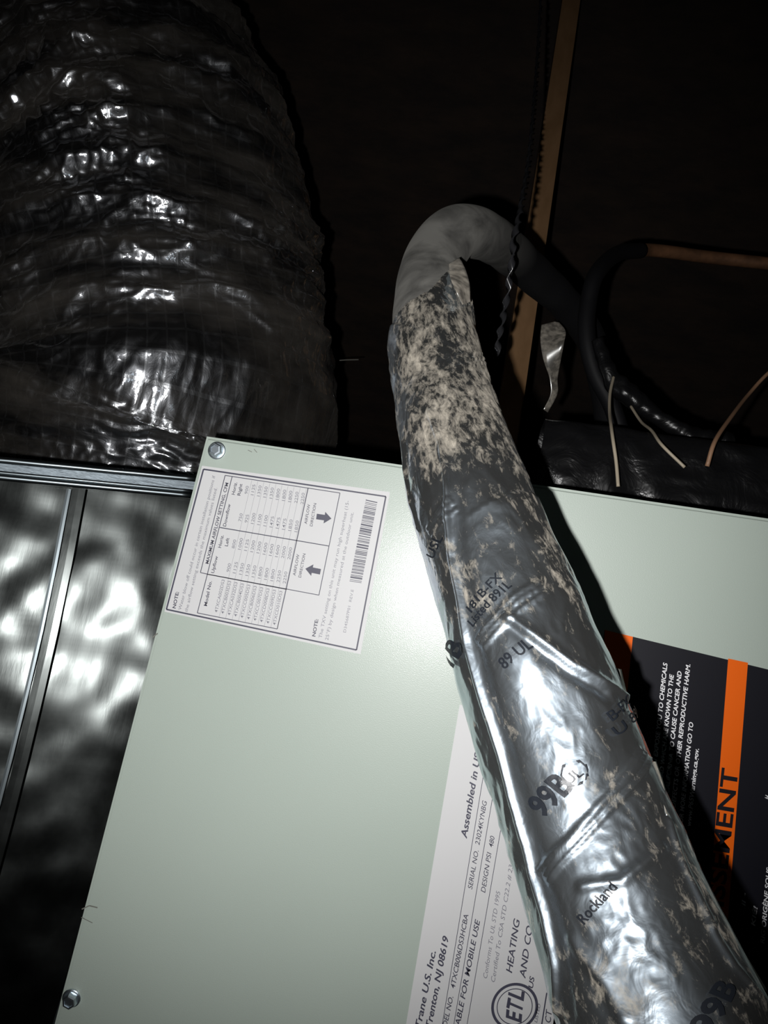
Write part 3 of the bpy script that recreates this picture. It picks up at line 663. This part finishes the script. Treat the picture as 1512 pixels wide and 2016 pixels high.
# ------------------------------------------------------------------ things in the dark behind
cov = thing('plastic_sheeting', 'black crinkled plastic sheeting lying on the cabinet top, far right', 'plastic sheet')
pz = W(1300, 876, 0.13)[2]
gx = np.linspace(W(1062, 900, .13)[0], 0.60, 140); prof = [(0.125, 0.0015), (0.129, pz * .55), (0.136, pz * .92), (0.146, pz), (0.160, pz * 1.0), (0.175, pz * .95), (0.184, pz * .6), (0.188, 0.0015)]
pp, _ = spline([[y, z, 0] for y, z in prof], 60)
PX, PI = np.meshgrid(gx, np.arange(60), indexing='ij')
V = np.stack([PX, pp[PI, 0] - 0.003 * ridged(PX * 30, PI * .12, 51) * (pp[PI, 1] > 0.006), np.maximum(pp[PI, 1] + 0.003 * perlin(PX * 25, PI * .2, 52) * (pp[PI, 1] > 0.006), 0.0012)], -1)
V[..., 2] += (V[..., 0] * (ed[2] / ed[0]))
o = mesh_obj('sheet', V.reshape(-1, 3), grid_faces(140, 60, False), M['plastic'], cov)
cu = thing('copper_pipe', 'bare brown copper pipe bending down behind the cabinet, at the right', 'pipe')
tube('tube', [W(1720, 545, .42), W(1512, 519, .40), W(1400, 507, .39), W(1290, 493, .36), W(1245, 494, .33)], 0.0068, M['copper'], cu, n=80)
tube('black_bend', [W(1262, 493, .342), W(1215, 500, .31), W(1174, 540, .27), W(1157, 605, .26), W(1156, 670, .255), W(1172, 735, .255), W(1205, 800, .255), W(1230, 880, .255)], 0.0080, M['bend_black'], cu, n=80)  # left, descending bend of the pipe, coloured near black and slightly thicker
wr = thing('control_cable', 'black taped control cable with thin bare wires hanging at the right', 'cable')
tube('jacket', [W(1176, 670, .225), W(1200, 738, .222), W(1235, 775, .22), W(1285, 815, .22), W(1335, 845, .22), W(1385, 868, .22), W(1440, 872, .222)], [.006, .0075, .010, .007, .007, .010, .009], M['plastic'], wr, n=120, jitter=0.4)
tube('wire', [W(1208, 742, .215), W(1201, 775, .19), W(1200, 810, .16), W(1203, 838, .122), W(1207, 868, .106), W(1213, 910, .103), W(1217, 958, .100)], 0.0013, M['wire'], wr, seg=8)
tube('wire', [W(1242, 800, .214), W(1262, 830, .18), W(1283, 848, .135), W(1303, 876, .106), W(1348, 920, .102)], 0.0012, M['wire'], wr, seg=8)
tube('wire', [W(1392, 918, .102), W(1408, 868, .106), W(1440, 820, .15), W(1475, 775, .21), W(1520, 728, .23), W(1600, 670, .26)], 0.0016, M['wire_brown'], wr, seg=8)
sp = thing('hanger_strap', 'thin black twisted hanger strap running up beside the wooden upright', 'strap')
P, _ = spline([list(W(u, v, Y)) for u, v, Y in ((978, 700, .10), (985, 650, .09), (997, 590, .07), (1007, 520, .06), (1012, 470, .06), (1026, 410, .08), (1045, 290, .17), (1060, 100, .32), (1072, -120, .42))], 500)
Tt, Nn2, Bb = frames(P, (0, -1, 0)); a_ = np.linspace(0, 2 * math.pi * 30, 500)
w_ = np.cos(a_)[:, None] * Nn2 + np.sin(a_)[:, None] * Bb
V = np.stack([P - w_ * 0.0024, P + w_ * 0.0024], 1).reshape(-1, 3)
o = mesh_obj('band', V, grid_faces(500, 2, False), M['strap'], sp); md = o.modifiers.new('thickness', 'SOLIDIFY'); md.thickness = 0.0008
nl = thing('nail', 'thin pale nail jutting through the dark roof between duct and pipe', 'nail')
tube('shank', [W(648, 712, .62), W(675, 709, .62), W(706, 708, .62)], 0.0009, M['scuff'], nl, seg=8, n=12)
